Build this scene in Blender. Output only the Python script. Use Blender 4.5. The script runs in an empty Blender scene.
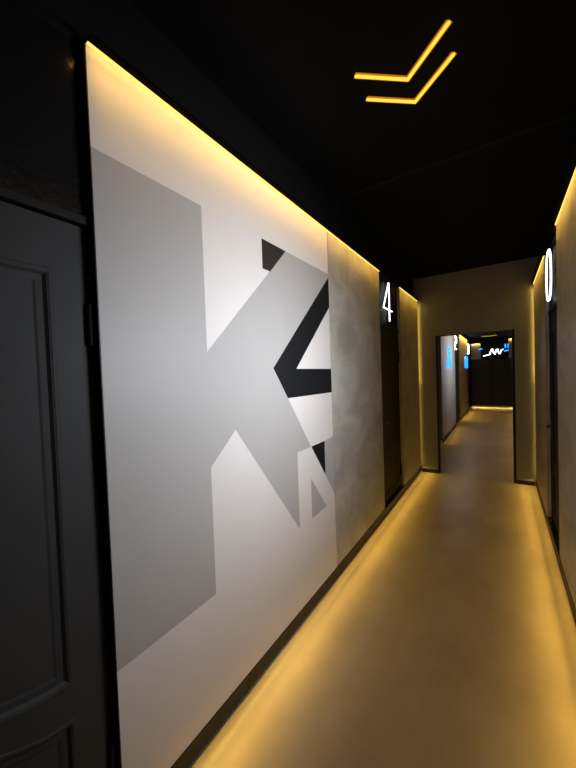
import bpy, bmesh, math, random
from mathutils import Vector, Matrix
random.seed(7)
S = bpy.context.scene
COL = S.collection
PI = math.pi

# ------------------------------------------------------------------ dimensions (metres)
XL, XR = -1.055, 0.346            # faces of the wall panels
BL, BR = -1.115, 0.406            # faces of the black walls behind the panels
ZP, ZC = 2.594, 2.944             # top of the panels, ceiling
YB, YF, YF2, YE = -1.2, 5.20, 5.29, 15.2   # back wall, doorway wall (front, rear), far end
Y0, Y1, Y2, Y3 = 0.520, 2.163, 3.352, 4.150
CX = -0.355
SK = 0.092                        # skirting height

# ------------------------------------------------------------------ materials
def mat(name):
    m = bpy.data.materials.new(name); m.use_nodes = True
    return m, m.node_tree.nodes, m.node_tree.links, m.node_tree.nodes['Principled BSDF']

def plain(name, col, rough=.6, spec=.5, metal=0, grain=0, gscale=60, bump=0, bscale=200):
    m, n, l, b = mat(name)
    b.inputs['Base Color'].default_value = (*col, 1)
    b.inputs['Roughness'].default_value = rough
    b.inputs['Specular IOR Level'].default_value = spec
    b.inputs['Metallic'].default_value = metal
    tc = n.new('ShaderNodeTexCoord')
    if grain:
        t = n.new('ShaderNodeTexNoise'); t.inputs['Scale'].default_value = gscale; t.inputs['Detail'].default_value = 6
        l.new(tc.outputs['Object'], t.inputs['Vector'])
        mx = n.new('ShaderNodeMix'); mx.data_type = 'RGBA'
        mx.inputs['A'].default_value = (*[c*(1-grain) for c in col], 1)
        mx.inputs['B'].default_value = (*[min(1, c*(1+grain)) for c in col], 1)
        l.new(t.outputs['Fac'], mx.inputs['Factor']); l.new(mx.outputs['Result'], b.inputs['Base Color'])
    if bump:
        t2 = n.new('ShaderNodeTexNoise'); t2.inputs['Scale'].default_value = bscale; t2.inputs['Detail'].default_value = 3
        l.new(tc.outputs['Object'], t2.inputs['Vector'])
        bp = n.new('ShaderNodeBump'); bp.inputs['Strength'].default_value = bump; bp.inputs['Distance'].default_value = .004
        l.new(t2.outputs['Fac'], bp.inputs['Height']); l.new(bp.outputs['Normal'], b.inputs['Normal'])
    return m

def cloudy(name, c1, c2, c3, scale=3.0, rough=.6, spec=.4, stretch=(1, 1, 1), bump=.12):
    """trowelled decorative plaster: two layers of noise between three tones"""
    m, n, l, b = mat(name)
    tc = n.new('ShaderNodeTexCoord'); mp = n.new('ShaderNodeMapping'); mp.inputs['Scale'].default_value = stretch
    l.new(tc.outputs['Object'], mp.inputs['Vector'])
    a = n.new('ShaderNodeTexNoise'); a.inputs['Scale'].default_value = scale; a.inputs['Detail'].default_value = 9; a.inputs['Roughness'].default_value = .62; a.inputs['Distortion'].default_value = .8
    l.new(mp.outputs['Vector'], a.inputs['Vector'])
    r = n.new('ShaderNodeValToRGB'); e = r.color_ramp.elements
    e[0].position = .32; e[0].color = (*c1, 1); e[1].position = .7; e[1].color = (*c3, 1)
    x = r.color_ramp.elements.new(.5); x.color = (*c2, 1)
    l.new(a.outputs['Fac'], r.inputs['Fac'])
    l.new(r.outputs['Color'], b.inputs['Base Color'])
    b.inputs['Roughness'].default_value = rough; b.inputs['Specular IOR Level'].default_value = spec
    if bump:
        bp = n.new('ShaderNodeBump'); bp.inputs['Strength'].default_value = bump; bp.inputs['Distance'].default_value = .01
        l.new(a.outputs['Fac'], bp.inputs['Height']); l.new(bp.outputs['Normal'], b.inputs['Normal'])
    return m

def emit(name, col, strength):
    m, n, l, b = mat(name)
    b.inputs['Base Color'].default_value = (*[.5*c for c in col], 1)
    b.inputs['Emission Color'].default_value = (*col, 1)
    b.inputs['Emission Strength'].default_value = strength
    b.inputs['Roughness'].default_value = .5
    return m

def floor_mat():
    m, n, l, b = mat('worn_concrete_floor')
    tc = n.new('ShaderNodeTexCoord')
    a = n.new('ShaderNodeTexNoise'); a.inputs['Scale'].default_value = 2.2; a.inputs['Detail'].default_value = 8; a.inputs['Roughness'].default_value = .6
    mp = n.new('ShaderNodeMapping'); mp.inputs['Scale'].default_value = (1, .55, 1)
    l.new(tc.outputs['Object'], mp.inputs['Vector']); l.new(mp.outputs['Vector'], a.inputs['Vector'])
    r = n.new('ShaderNodeValToRGB'); e = r.color_ramp.elements
    e[0].position = .3; e[0].color = (.225, .185, .138, 1); e[1].position = .72; e[1].color = (.36, .312, .25, 1)
    l.new(a.outputs['Fac'], r.inputs['Fac'])
    # large sheets: slightly different tone from one to the next
    br = n.new('ShaderNodeTexBrick'); br.offset = .5
    br.inputs['Scale'].default_value = 1; br.inputs['Brick Width'].default_value = 1.2; br.inputs['Row Height'].default_value = .6
    br.inputs['Mortar Size'].default_value = .0015; br.inputs['Mortar Smooth'].default_value = 1
    br.inputs['Color1'].default_value = (.94, .94, .94, 1); br.inputs['Color2'].default_value = (1, 1, 1, 1); br.inputs['Mortar'].default_value = (.86, .86, .86, 1)
    l.new(tc.outputs['Object'], br.inputs['Vector'])
    mx = n.new('ShaderNodeMix'); mx.data_type = 'RGBA'; mx.blend_type = 'MULTIPLY'; mx.inputs['Factor'].default_value = 1
    l.new(r.outputs['Color'], mx.inputs['A']); l.new(br.outputs['Color'], mx.inputs['B'])
    l.new(mx.outputs['Result'], b.inputs['Base Color'])
    b.inputs['Roughness'].default_value = .34; b.inputs['Specular IOR Level'].default_value = .5
    return m

M = {}
M['floor'] = floor_mat()
M['ceiling'] = plain('matt_black_ceiling_paint', (.005, .005, .005), .85, .12, grain=.2, gscale=8)
M['black_wall'] = plain('matt_black_wall_paint', (.007, .0065, .006), .7, .2, grain=.2, gscale=10, bump=.1)
M['front_wall'] = cloudy('olive_grey_wall_paint', (.28, .28, .27), (.30, .30, .29), (.32, .32, .31), 2.5, .7, .3, bump=.04)
M['black_trim'] = plain('black_trim_lacquer', (.008, .007, .006), .5, .3, bump=.05)
M['mural_white'] = plain('mural_white_paint', (.70, .645, .58), .5, .4, grain=.03, gscale=7, bump=.03, bscale=90)
M['mural_grey'] = plain('mural_grey_paint', (.41, .382, .345), .5, .4, grain=.03, gscale=7, bump=.03, bscale=90)
M['mural_black'] = plain('mural_black_paint', (.008, .0085, .0095), .55, .2, bump=.03, bscale=90)
M['mural_brown'] = plain('mural_dark_brown_paint', (.028, .022, .017), .55, .25, bump=.03, bscale=90)
M['plaster'] = cloudy('trowelled_grey_plaster', (.33, .31, .262), (.44, .415, .35), (.56, .53, .455), 3.4, .5, .45, (1, .8, 1.2))
M['plaster_tan'] = cloudy('trowelled_tan_plaster', (.27, .24, .22), (.31, .28, .255), (.35, .315, .285), 2.0, .6, .4)
M['door'] = plain('charcoal_door_paint', (.034, .033, .031), .62, .25, bump=.05, bscale=120)
M['door_black'] = plain('black_door_paint', (.018, .018, .018), .6, .25, bump=.05, bscale=120)
M['gloss_black'] = plain('glossy_black_film', (.009, .009, .009), .22, .45, bump=.5, bscale=38)
M['board_black'] = plain('matt_black_board', (.009, .009, .009), .6, .2, bump=.1)
M['metal'] = plain('dark_metal', (.09, .085, .08), .35, .5, metal=1)
M['chan'] = plain('black_aluminium_channel', (.003, .0025, .002), .8, .02)
M['led'] = emit('warm_yellow_led', (1.0, .70, .14), 1.25)
M['orange'] = emit('orange_halo_silicone', (.50, .15, .002), 1.0)  # glow stands in for the orange halo around the chevron core
M['orange_core'] = emit('amber_neon_core', (1.0, .60, .06), 1.35)
M['white_neon'] = emit('cool_white_neon', (.93, .98, 1.0), 3)
M['far_white_neon'] = emit('far_white_neon', (.90, .96, 1.0), 12.0)
M['blue_neon'] = emit('blue_neon', (.015, .27, 1.0), 2.2)
M['threshold'] = plain('pale_threshold_strip', (.55, .5, .42), .5)

# ------------------------------------------------------------------ mesh helpers
class MB:
    def __init__(s): s.b = bmesh.new()
    def box(s, x0, x1, y0, y1, z0, z1, mi=0):
        v = [s.b.verts.new(p) for p in [(x0,y0,z0),(x1,y0,z0),(x1,y1,z0),(x0,y1,z0),(x0,y0,z1),(x1,y0,z1),(x1,y1,z1),(x0,y1,z1)]]
        for q in [(3,2,1,0),(4,5,6,7),(0,1,5,4),(1,2,6,5),(2,3,7,6),(3,0,4,7)]:
            f = s.b.faces.new([v[i] for i in q]); f.material_index = mi
        return s
    def poly(s, pts, mi=0):
        f = s.b.faces.new([s.b.verts.new(p) for p in pts]); f.material_index = mi; return s
    def cyl(s, a, b, r, seg=12, r2=None):
        a = Vector(a); b = Vector(b); d = b-a
        q = d.to_track_quat('Z', 'Y').to_matrix().to_4x4(); q.translation = (a+b)/2
        bmesh.ops.create_cone(s.b, cap_ends=True, segments=seg, radius1=r, radius2=r if r2 is None else r2, depth=d.length, matrix=q)
        return s
    def ball(s, c, r, seg=12):
        bmesh.ops.create_uvsphere(s.b, u_segments=seg, v_segments=8, radius=r, matrix=Matrix.Translation(c)); return s
    def tube(s, pts, r, closed=False, seg=10):
        pts = [Vector(p) for p in pts]
        n = len(pts)
        for i in range(n if closed else n-1): s.cyl(pts[i], pts[(i+1) % n], r, seg)
        for p in pts: s.ball(p, r, seg)
        return s
    def sweep(s, path, prof, axis='x'):
        """closed path of (y, z); profile of (outward offset, height along +x)"""
        n = len(path); rings = []
        for i in range(n):
            p0, p1, p2 = Vector(path[i-1]), Vector(path[i]), Vector(path[(i+1) % n])
            d1 = (p1-p0).normalized(); d2 = (p2-p1).normalized()
            n1 = Vector((d1.y, -d1.x)); n2 = Vector((d2.y, -d2.x)); m = (n1+n2).normalized(); k = 1/max(.4, m.dot(n1))
            rings.append([s.b.verts.new((h, p1.x+m.x*o*k, p1.y+m.y*o*k)) for o, h in prof])
        for i in range(n):
            a, b = rings[i], rings[(i+1) % n]
            for j in range(len(prof)-1): s.b.faces.new((a[j], a[j+1], b[j+1], b[j]))
        return s
    def plate(s, x, outer, holes):
        """flat face at x with holes; loops of (y, z)"""
        ed = []
        for L in [outer]+holes:
            vs = [s.b.verts.new((x, *p)) for p in L]
            for i in range(len(vs)): ed.append(s.b.edges.new((vs[i], vs[(i+1) % len(vs)])))
        bmesh.ops.triangle_fill(s.b, use_beauty=True, use_dissolve=False, edges=ed)
        return s
    def build(s, name, m, parent=None, bevel=0, smooth=False, recalc=True):
        if recalc: bmesh.ops.recalc_face_normals(s.b, faces=s.b.faces[:])
        me = bpy.data.meshes.new(name); s.b.to_mesh(me); s.b.free()
        for q in (m if isinstance(m, list) else [m]): me.materials.append(q)
        if smooth:
            for p in me.polygons: p.use_smooth = True
        o = bpy.data.objects.new(name, me); COL.objects.link(o)
        if parent: o.parent = parent
        if bevel:
            md = o.modifiers.new('bevel', 'BEVEL'); md.width = bevel; md.segments = 2; md.limit_method = 'ANGLE'
        return o

def tag(o, label=None, cat=None, group=None, kind=None):
    if label: o['label'] = label
    if cat: o['category'] = cat
    if group: o['group'] = group
    if kind: o['kind'] = kind
    return o
def empty(name, loc=(0,0,0), rz=0):
    o = bpy.data.objects.new(name, None); COL.objects.link(o)
    o.location = loc; o.rotation_euler = (0, 0, rz); o.empty_display_size = .1
    return o
def struct(o, label, cat): return tag(o, label, cat, kind='structure')

# ------------------------------------------------------------------ lamps
WARM = (1.0, .61, .105)
TOPCOL = (1.0, .57, .09)
def strip_light(name, a, b, normal, width, power, col=WARM, spread=180):
    a, b = Vector(a), Vector(b); d = (b-a)
    L = bpy.data.lights.new(name, 'AREA'); L.shape = 'RECTANGLE'; L.size = d.length; L.size_y = width
    L.energy = power*d.length; L.color = col; L.spread = math.radians(spread)
    o = bpy.data.objects.new(name, L); COL.objects.link(o)
    z = -Vector(normal).normalized(); x = d.normalized(); z = (z-x*z.dot(x)).normalized(); y = z.cross(x)
    R = Matrix((x, y, z)).transposed().to_4x4(); R.translation = (a+b)/2
    o.matrix_world = R
    return o

P_TOP, P_FLOOR, P_SIDE = 1.40, 1.75, .30

# ------------------------------------------------------------------ the shell
struct(MB().box(BL-.1, BR+.1, YB-.1, YE+.1, -.06, 0).build('floor', M['floor']), 'smooth brown grey floor running down the whole corridor', 'floor')
struct(MB().box(BL+.002, BR-.002, YF2+.002, YE-.002, 2.775, ZC-.002).build('ceiling', M['ceiling']), 'black lower ceiling of the second corridor', 'ceiling')
ceil = struct(MB().box(BL-.1, BR+.1, YB-.1, YE+.1, ZC, ZC+.06).build('ceiling', M['ceiling']), 'matt black corridor ceiling with a faint board joint', 'ceiling')
MB().box(BL+.001, BR-.001, 2.40, 2.43, ZC-.004, ZC-.0005).build('joint_strip', M['black_wall'], ceil)
struct(MB().box(BL-.1, BL, YB-.1, YE+.1, 0, ZC).build('wall_left', M['black_wall']), 'black wall behind the panels on the left', 'wall')
struct(MB().box(BR, BR+.1, YB-.1, YE+.1, 0, ZC).build('wall_right', M['black_wall']), 'black wall behind the panels on the right', 'wall')
struct(MB().box(BL, BR, YB-.1, YB, 0, ZC).build('wall_back', M['black_wall']), 'black wall closing the near end of the corridor', 'wall')
struct(MB().box(BL, BR, YE, YE+.1, 0, ZC).build('wall_end', M['black_wall']), 'black wall at the far end of the second corridor', 'wall')
DX0, DX1, DZ = -.804, .119, 2.050
struct(MB().box(BL, DX0, YF, YF2, 0, ZC).box(DX1, BR, YF, YF2, 0, ZC).box(DX0, DX1, YF, YF2, DZ, ZC).build('wall_front', M['front_wall']),
       'olive grey cross wall with the open doorway', 'wall')
struct(MB().box(DX0, DX0+.008, YF-.004, YF2+.004, 0, DZ-.003).box(DX1-.008, DX1, YF-.004, YF2+.004, 0, DZ-.003).box(DX0, DX1, YF-.004, YF2+.004, DZ-.003, DZ)
       .box(DX0-.010, DX0, YF-.006, YF, 0, DZ+.01).box(DX1, DX1+.022, YF-.006, YF, 0, DZ+.01).build('trim_1', M['black_trim']), 'thin black lining around the open doorway', 'trim')
struct(MB().box(XL+.012, DX0-.012, YF-.014, YF, 0, .055).build('baseboard_front', M['black_trim']), 'short dark baseboard left of the doorway', 'baseboard')
struct(MB().box(DX1+.024, XR-.012, YF-.014, YF, 0, .055).build('baseboard_front.001', M['black_trim']), 'short dark baseboard right of the doorway', 'baseboard')

def skirting(side, y0, y1, label, power=P_FLOOR, back=True):
    """black skirting that floats off the floor with a led strip under it; side +1 = on the left wall"""
    f = XL if side > 0 else XR; b = BL if side > 0 else BR
    mb = MB()
    x0, x1 = sorted((f-side*.018, f+side*.004))
    mb.box(x0, x1, y0, y1, .018, SK)
    xa, xb = sorted((b, f-side*.018))
    if back: mb.box(xa, xb, y0, y1, .06, SK)
    o = mb.build('baseboard_left' if side > 0 else 'baseboard_right', M['black_trim']); struct(o, label, 'baseboard')
    xa, xb = sorted((f-side*.034, f-side*.022))
    if back: MB().box(xa, xb, y0+.02, y1-.02, .050, .058).build('led_diffuser', M['led'], o)
    for ax, sp, pw in ((58, 116, .44), (24, 58, .64)):
        c, q = side*math.cos(math.radians(ax)), -math.sin(math.radians(ax))
        strip_light('floor_led', (f+side*.0055, y0+.005, .085), (f+side*.0055, y1-.005, .085), (c, 0, q), .008, power*pw, WARM, sp)
    return o
skirting(1, Y0, Y2, 'black skirting under the mural and plaster panel, floor light below')
skirting(1, Y2+.001, Y3-.001, 'black threshold strip at the foot of the left door', P_FLOOR, False)
skirting(-1, 3.138, 3.929, 'black threshold strip at the foot of the right hand door', P_FLOOR, False)
skirting(1, Y3, YF-.004, 'short black skirting between the left door and the cross wall')
skirting(-1, .5, 3.137, 'black skirting at the right edge, nearest the viewer')
skirting(-1, 3.93, YF-.004, 'black skirting beyond the right hand door')
skirting(1, 7.35, 9.72, 'dark skirting just beyond the doorway', .45)
skirting(1, 10.82, 13.50, 'dark skirting deep in the second corridor', .7)
skirting(-1, 5.34, 13.0, 'dark skirting on the right of the second corridor', .4)

# ------------------------------------------------------------------ wall panels
def panel(side, y0, y1, m, label, name='wall_panel', group=None):
    f, b = (XL, BL) if side > 0 else (XR, BR)
    x0, x1 = sorted((f, b))
    o = MB().box(x0, x1, y0+.002, y1-.002, SK+.001, ZP).build(name, m, bevel=.0015)
    return tag(o, label, 'wall panel', group)
def led_top(side, y0, y1, label, power=P_TOP):
    """slim channel along a panel's top edge that washes the panel below it"""
    f = XL if side > 0 else XR; b = BL if side > 0 else BR
    root = empty('led_strip', (f, (y0+y1)/2, ZP)); tag(root, label, 'light strip', 'warm led strips along the panel tops')
    def X(v): return v-f
    L = y1-y0
    xa, xb = sorted((X(b), X(f+side*.033)))
    MB().box(xa, xb, -L/2+.002, L/2-.002, .006, .014).build('channel', M['chan'], root)
    xa, xb = sorted((X(f-side*.01), X(f+side*.007)))
    MB().box(xa, xb, -L/2+.004, L/2-.004, .0005, .006).build('diffuser', M['led'], root)
    for tilt, sp, pw in ((14, 158, .42), (5, 52, .46)):
        strip_light('panel_led', (f+side*.028, y0+.006, ZP+.004), (f+side*.028, y1-.006, ZP+.004), (-side*math.sin(math.radians(tilt)), 0, -math.cos(math.radians(tilt))), .005, power*pw, TOPCOL, sp)
    return root

# the mural: one board, painted shapes in its surface
def mural():
    mb = MB(); mb.box(BL+.004, XL, Y0, Y1-.005, SK+.001, ZP, 0)
    e = .0006; YR = Y1-.005
    def P(pts, mi): mb.poly([(XL+e, y, z) for y, z in pts], mi)
    # grey letter: stem, upper arm and lower leg
    P([(Y0, 2.282), (.960, 2.282), (.960, 1.662), (1.600, 2.282), (YR, 2.282), (YR, 2.258), (1.437, 1.592), (1.572, 1.414),
       (1.826, 1.073), (1.655, 1.073), (1.655, .596), (1.118, 1.300), (.955, 1.162), (.955, .603), (Y0, .603)], 1)
    # black numeral
    P([(YR, 2.258), (1.437, 1.592), (1.572, 1.414), (YR, 1.412), (YR, 1.585), (1.676, 1.587), (YR, 2.040)], 2)
    P([(1.372, 2.282), (1.600, 2.282), (1.440, 2.123), (1.372, 2.123)], 3)
    P([(1.830, 1.073), (2.017, 1.075), (2.017, .834)], 2)
    P([(2.017, 1.075), (YR, 1.083), (YR, .645), (2.017, .834)], 1)
    P([(1.810, .868), (2.022, .607), (1.810, .600)], 1)
    o = mb.build('mural_panel', [M['mural_white'], M['mural_grey'], M['mural_black'], M['mural_brown']], recalc=False)
    tag(o, 'large white wall panel painted with grey and black angular letter shapes', 'mural')
    MB().box(BL+.004, XL+.001, Y0-.004, Y0-.0005, SK+.001, ZP).build('edge_trim', M['black_trim'], o)
    return o
mural()
led_top(1, Y0, Y1-.004, 'yellow light strip along the top of the white mural')
panel(1, Y1, Y2, M['plaster'], 'mottled grey plaster panel between the mural and the door numbered 4')
led_top(1, Y1, Y2, 'yellow light strip over the plaster panel right of the mural')
panel(1, Y3, YF-.035, M['plaster'], 'narrow plaster panel between the door numbered 4 and the cross wall')
led_top(1, Y3, YF-.035, 'short yellow light strip just right of the white numeral 4')
panel(-1, .5, 3.137, M['plaster'], 'mottled plaster panel at the right edge, in front of the right hand door')
led_top(-1, .5, 3.137, 'yellow light strip at the right edge of the picture')
panel(-1, 3.93, YF-.035, M['plaster'], 'plaster panel between the right hand door and the cross wall')
led_top(-1, 3.93, YF-.035, 'yellow light strip left of the oval white numeral')
# upright strips in the gap between the last panels and the cross wall
for side in (1, -1):
    f, b = (XL, BL) if side > 0 else (XR, BR)
    xm = (f*.45+b*.55)
    x0, x1 = xm-.008, xm+.008
    o = MB().box(x0, x1, YF-.033, YF-.025, .12, 2.56).build('corner_led_strip', M['led'])
    tag(o, 'upright yellow light strip in the corner %s of the doorway' % ('left' if side > 0 else 'right'), 'light strip')
    strip_light('corner_led', (f+side*.004, YF-.030, 1.35), (f+side*.004, YF-.030, 2.56), (side*.12, 1, 0), .006, P_SIDE*.6, WARM, 130)
    strip_light('corner_led', (f+side*.004, YF-.030, .12), (f+side*.004, YF-.030, 1.35), (side*.12, 1, 0), .006, P_SIDE*.15, WARM, 130)

# second corridor
panel(1, 7.35, 9.72, M['plaster_tan'], 'greyish tan panel seen through the doorway, nearest on the left')
led_top(1, 7.35, 9.72, 'yellow light strip over the tan panel beyond the doorway', 2.0)
panel(1, 10.82, 13.50, M['plaster_tan'], 'golden lit panel between two far white numerals')
led_top(1, 10.82, 13.50, 'yellow light strip over the golden far panel', 9.0)
panel(-1, 5.34, 13.0, M['plaster_tan'], 'long panel on the right of the second corridor')
led_top(-1, 5.34, 13.0, 'yellow light strip on the right of the second corridor', 2.5)

# ------------------------------------------------------------------ doors
def ogee(y0, y1, z, amp, n=18):
    c, w = (y0+y1)/2, (y1-y0)/2
    return [(y0+(y1-y0)*i/n, z+amp*(.5+.5*math.cos(PI*(y0+(y1-y0)*i/n-c)/w))) for i in range(n+1)]
def door(name, side, y0, y1, label, H=2.055, top=2.615, board='board_black', handle_low=True, leaf_mat='door'):
    """panelled door with a black board above it; local +x points into the corridor"""
    W = y1-y0; b = BL if side > 0 else BR
    root = empty(name, (b, y0 if side > 0 else y1, 0), 0 if side > 0 else PI); struct(root, label, 'door')
    lm = M[leaf_mat]
    st = .118
    up = [(W-st, 1.872), (st, 1.872)] + ogee(st, W-st, .652, .058)[0:]
    lo_top = ogee(st, W-st, .520, .095)
    lo = [(st, .17), (W-st, .17)] + lo_top[::-1]
    g = .006
    outer = [(g, .006), (W-g, .006), (W-g, H-.02), (g, H-.02)]
    mb = MB(); mb.plate(.022, outer, [up, lo])
    # edges of the leaf and the reveal of the two openings
    n = len(outer)
    for i in range(n):
        p, q = outer[i], outer[(i+1) % n]; mb.poly([(.001, *p), (.001, *q), (.022, *q), (.022, *p)])
    leaf = mb.build('leaf', lm, root)
    MB().box(.001, .010, .02, W-.02, .02, H-.04).build('inset_panel', lm, root)
    # mouldings around both openings
    prof = [(-.034, .009), (-.024, .0125), (-.008, .0135), (.0, .0215), (.006, .0240), (.012, .0240), (.016, .0215)]
    def ccw(L):
        a = sum(L[i-1][0]*L[i][1]-L[i][0]*L[i-1][1] for i in range(len(L)))
        return L if a > 0 else L[::-1]
    for L in (up, lo):
        MB().sweep(ccw(L), prof).build('moulding', lm, root)
    # frame: two thin uprights and a head
    MB().box(.001, .030, -.0, .005, 0, top).box(.001, .030, W-.005, W, 0, top).box(.001, .040, .005, W-.005, H-.014, H+.010).build('frame', M['black_trim'], root)
    tr = MB().box(.001, .024, .006, W-.006, H+.012, top).build('transom_board', M[board], root)
    MB().box(.001, .032, .006, W-.006, top, top+.012).build('top_bead', M['black_trim'], root)
    hy = W-.004 if not handle_low is None and handle_low else .004
    for z in (.30, 1.73):
        MB().cyl((.033, hy-(.004 if handle_low else -.004), z-.065), (.033, hy-(.004 if handle_low else -.004), z+.065), .009).build('hinge', M['black_trim'], root)
    ky = .055 if handle_low else W-.055; s = 1 if handle_low else -1
    h = MB().box(.022, .030, ky-.02, ky+.02, .87, 1.06).build('handle', M['metal'], root, bevel=.003)
    MB().cyl((.030, ky, .99), (.066, ky, .99), .009).cyl((.062, ky, .99), (.062, ky+s*.105, .985), .009).ball((.062, ky, .99), .009).ball((.062, ky+s*.105, .985), .009).build('lever', M['metal'], h, smooth=True)
    return root
door('door_1', 1, -.30, Y0-.006, 'charcoal panelled door at the left edge beside the mural', board='gloss_black')
door('door_2', 1, Y2+.004, Y3-.004, 'dark door on the left under the white numeral 4')
door('door_3', -1, 3.141, 3.926, 'dark door on the right under the oval white numeral', leaf_mat='door_black')
door('door_4', 1, 9.76, 10.78, 'first dark door on the left beyond the doorway')
door('door_5', 1, 13.54, 14.52, 'second dark door on the left beyond the doorway')

# far end: wide dark double door, boards above
root = struct(empty('door_6', (CX, YE, 0)), 'wide dark double door closing the far end', 'door')
hw = (XR-XL)/2-.01
MB().box(-hw, -.012, -.04, -.002, .05, 1.89).build('leaf', M['door'], root, bevel=.004)
MB().box(.012, hw, -.04, -.002, .05, 1.89).build('leaf', M['door'], root, bevel=.004)
MB().box(-.03, .03, -.048, -.041, .05, 1.89).build('meeting_stile', M['door_black'], root)
MB().box(-hw, hw, -.06, -.002, .0, .045).build('threshold', M['threshold'], root)
for sx in (-1, 1):
    for z0, z1 in ((.2, .8), (.95, 1.75)):
        x0, x1 = sorted((sx*.13, sx*(hw-.1)))
        MB().box(x0, x1, -.047, -.041, z0, z1).build('raised_panel', M['door'], root, bevel=.003)
o = MB().box(XL, XL+.34, YE-.05, YE-.002, 1.92, 2.56).build('wall_panel', M['plaster_tan']); tag(o, 'small golden panel above the far double door, left side', 'wall panel')
o = MB().box(XR-.13, XR, YE-.05, YE-.002, 1.92, 2.66).build('wall_panel', M['plaster_tan']); tag(o, 'small golden panel above the far double door, right side', 'wall panel')
strip_light('end_led', (XL+.01, YE-.075, 2.57), (XL+.33, YE-.075, 2.57), (0, .5, -.85), .008, 4, WARM, 150)
strip_light('end_led', (XR-.12, YE-.075, 2.67), (XR-.01, YE-.075, 2.67), (0, .5, -.85), .008, 4, WARM, 150)
strip_light('end_floor_led', (XL+.02, YE-.07, .10), (XR-.02, YE-.07, .10), (0, -.8, -.6), .008, .9, WARM, 70)

# ------------------------------------------------------------------ neon signs
def neon(name, loc, strokes, r, m, label, cat, rz=0, group=None, stand=.018, supports=True, closed=False):
    """strokes in the local (y, z) plane, facing local +x; loc on the wall surface"""
    root = empty(name, loc, rz); tag(root, label, cat, group)
    mb = MB()
    for s in strokes: mb.tube([(stand, y, z) for y, z in s], r, closed)
    mb.build('glowing_tube', m, root, smooth=True)
    for t in strokes:
        for y, z in {t[0], t[len(t)//2]}: MB().cyl((0, y, z), (stand, y, z), r*.45, 8).build('stand_off', M['chan'], root)
    return root
sx = BL+.0245
# the numeral 4 over the left door
four = [[(-.004, .425), (-.205, .122), (.120, .122)], [(.012, .425), (.012, 0)]]
neon('neon_numeral', (sx, 3.69, 2.125), four, .0068, M['white_neon'], 'glowing white numeral 4 above the left door', 'neon sign', stand=.034)
# oval numeral over the right door
n = 28
oval = [(.160*math.copysign(abs(math.cos(2*PI*i/n))**.8, math.cos(2*PI*i/n)), .215+.215*math.copysign(abs(math.sin(2*PI*i/n))**.8, math.sin(2*PI*i/n))) for i in range(n)]
neon('neon_numeral', (BR-.0245, 3.63, 2.125), [oval], .0068, M['white_neon'], 'glowing white oval numeral 0 above the right hand door', 'neon sign', PI, closed=True, stand=.034)
# white numerals over the far doors
neon('neon_numeral', (sx, 10.06, 2.12), [[(-.16, .34), (.16, .34), (.16, .17), (-.16, .17), (-.16, 0), (.16, 0)]], .016, M['far_white_neon'], 'white numeral over the first far door on the left', 'neon sign')
neon('neon_numeral', (sx, 14.03, 2.14), [[(-.2, .34), (.2, .34), (.2, 0), (-.2, 0)], [(-.05, .17), (.2, .17)]], .016, M['far_white_neon'], 'white numeral over the second far door on the left', 'neon sign')
# blue signs hung on the far panels
neon('neon_sign', (XL, 8.42, 1.60), [[(-.30, .0), (-.05, .30), (-.05, .47), (.12, .47), (.12, .30), (-.05, .28)], [(.02, .28), (.30, .0)]], .024, M['blue_neon'], 'blue neon sign on the tan panel nearest beyond the doorway', 'neon sign')
neon('neon_sign', (XL, 12.75, 1.60), [[(-.34, .0), (-.34, .36), (.34, .36), (.34, 0)], [(-.34, .18), (.34, .18)]], .026, M['blue_neon'], 'blue neon sign on the golden far panel', 'neon sign')
neon('neon_sign', (.145, YE-.002, 2.17), [[(-.03, .16), (-.03, .29)], [(.06, .17), (.06, .30)], [(-.06, .03), (.07, .06)]], .022, M['blue_neon'], 'small blue neon mark at the right of the white squiggle', 'neon sign', -PI/2)
neon('neon_sign', (-.72, YE-.05, 2.32), [[(-.05, .0), (.05, .02)]], .022, M['blue_neon'], 'tiny blue neon mark left of the white squiggle', 'neon sign', -PI/2)
w = [(-.30, 0), (-.05, .05), (0, .22), (.06, .26), (.10, .12), (.16, .05), (.22, .22), (.28, .24), (.30, .10), (.36, .06), (.42, .20), (.48, .22)]
neon('neon_sign', (-.36, YE-.002, 2.05), [[(y*.82, z) for y, z in w]], .018, M['white_neon'], 'white neon squiggle glowing above the far double door', 'neon sign', -PI/2)

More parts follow.
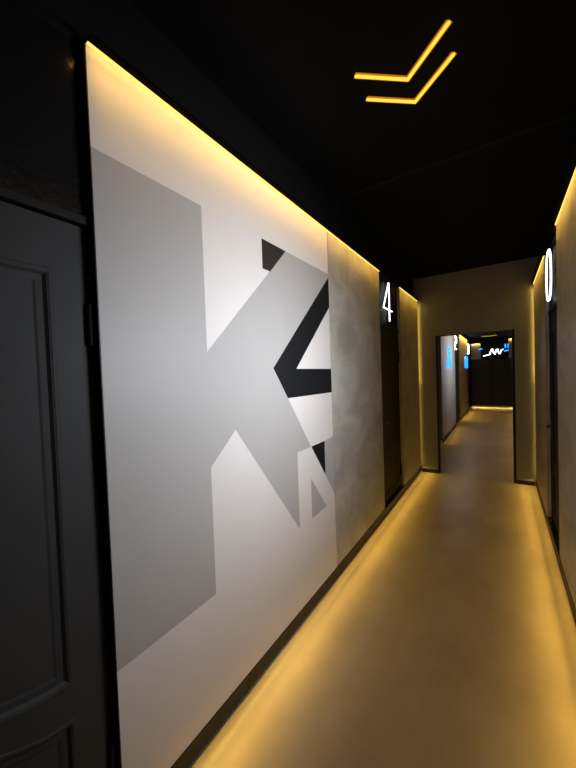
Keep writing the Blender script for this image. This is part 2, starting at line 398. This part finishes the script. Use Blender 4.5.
# ------------------------------------------------------------------ chevrons on the ceiling
def chevron(cx, cy, hw, ln, label, z=ZC):
    root = empty('chevron_neon_sign', (cx, cy, z)); tag(root, label, 'neon sign', None)
    pts = [(-hw, -ln), (0, 0), (hw, -ln)]
    mb = MB()
    # flat silicone body, its orange glow put in as the core's halo, mitred
    L, A, R_ = [Vector((*p, 0)) for p in pts]
    wd = .0150
    d1 = (A-L).normalized(); n1 = Vector((-d1.y, d1.x, 0)); d2 = (R_-A).normalized(); n2 = Vector((-d2.y, d2.x, 0))
    m = (n1+n2).normalized(); k = wd/m.dot(n1)
    top = [L+n1*wd-d1*.008, A+m*k, R_+n2*wd+d2*.008, R_-n2*wd+d2*.008, A-m*k, L-n1*wd-d1*.008]
    zs = (-.0005, -.005)
    up = [mb.b.verts.new((p.x, p.y, zs[0])) for p in top]; dn = [mb.b.verts.new((p.x, p.y, zs[1])) for p in top]
    for r in (up, dn):
        mb.b.faces.new((r[0], r[1], r[4], r[5])); mb.b.faces.new((r[1], r[2], r[3], r[4]))
    for i in range(6): mb.b.faces.new((up[i], up[(i+1) % 6], dn[(i+1) % 6], dn[i]))
    mb.build('silicone_halo_body', M['orange'], root, bevel=.003)
    MB().tube([(*p, -.003) for p in pts], .0085).build('glowing_core', M['orange_core'], root, smooth=True)
    return root
chevron(-.356, 1.649, .194, .161, 'orange ceiling chevron nearer the viewer, the upper one in the photo')
chevron(-.356, 1.805, .194, .161, 'orange ceiling chevron nearer the doorway, the lower one in the photo')
chevron(-.40, 14.45, .23, .19, 'small far orange ceiling chevron seen through the doorway', 2.775)

# ------------------------------------------------------------------ added cool lamps without fixtures, brightening the mural and the second corridor
def cool_fill_lamp(y, z, energy):
    L = bpy.data.lights.new('added_cool_lamp', 'AREA'); L.shape = 'RECTANGLE'; L.size = .35; L.size_y = .5
    L.energy = energy; L.color = (.79, .86, 1); L.spread = math.radians(118)
    o = bpy.data.objects.new('added_cool_lamp', L); COL.objects.link(o)
    o.location = (XR-.02, y, z); o.rotation_euler = (Vector((-1, 0, -.08))).to_track_quat('-Z', 'Z').to_euler()
cool_fill_lamp(1.42, 1.70, 15.5)
cool_fill_lamp(8.80, 2.00, 18)

# ------------------------------------------------------------------ world, camera, colour
W = bpy.data.worlds.new('world'); S.world = W; W.use_nodes = True
W.node_tree.nodes['Background'].inputs['Color'].default_value = (.9, .85, .8, 1)
W.node_tree.nodes['Background'].inputs['Strength'].default_value = .02

cam = bpy.data.cameras.new('camera'); co = bpy.data.objects.new('camera', cam); COL.objects.link(co)
f, yaw, pitch, roll = 320.87, .5893, -.0276, -.0344
cam.sensor_fit = 'HORIZONTAL'; cam.sensor_width = 36; cam.lens = f/576*36; cam.clip_start = .01
F = Vector((-math.sin(yaw), math.cos(yaw), 0)); R = Vector((math.cos(yaw), math.sin(yaw), 0)); U = Vector((0, 0, 1))
c, s = math.cos(pitch), math.sin(pitch); F, U = F*c+U*s, U*c-F*s
c, s = math.cos(roll), math.sin(roll); R, U = R*c+U*s, U*c-R*s
mw = Matrix((R, U, -F)).transposed().to_4x4(); mw.translation = (0, 0, 1.55)
co.matrix_world = mw
S.camera = co
vs = S.view_settings
vs.view_transform = 'Standard'; vs.look = 'None'; vs.gamma = 1; vs.exposure = 0; vs.use_curve_mapping = False
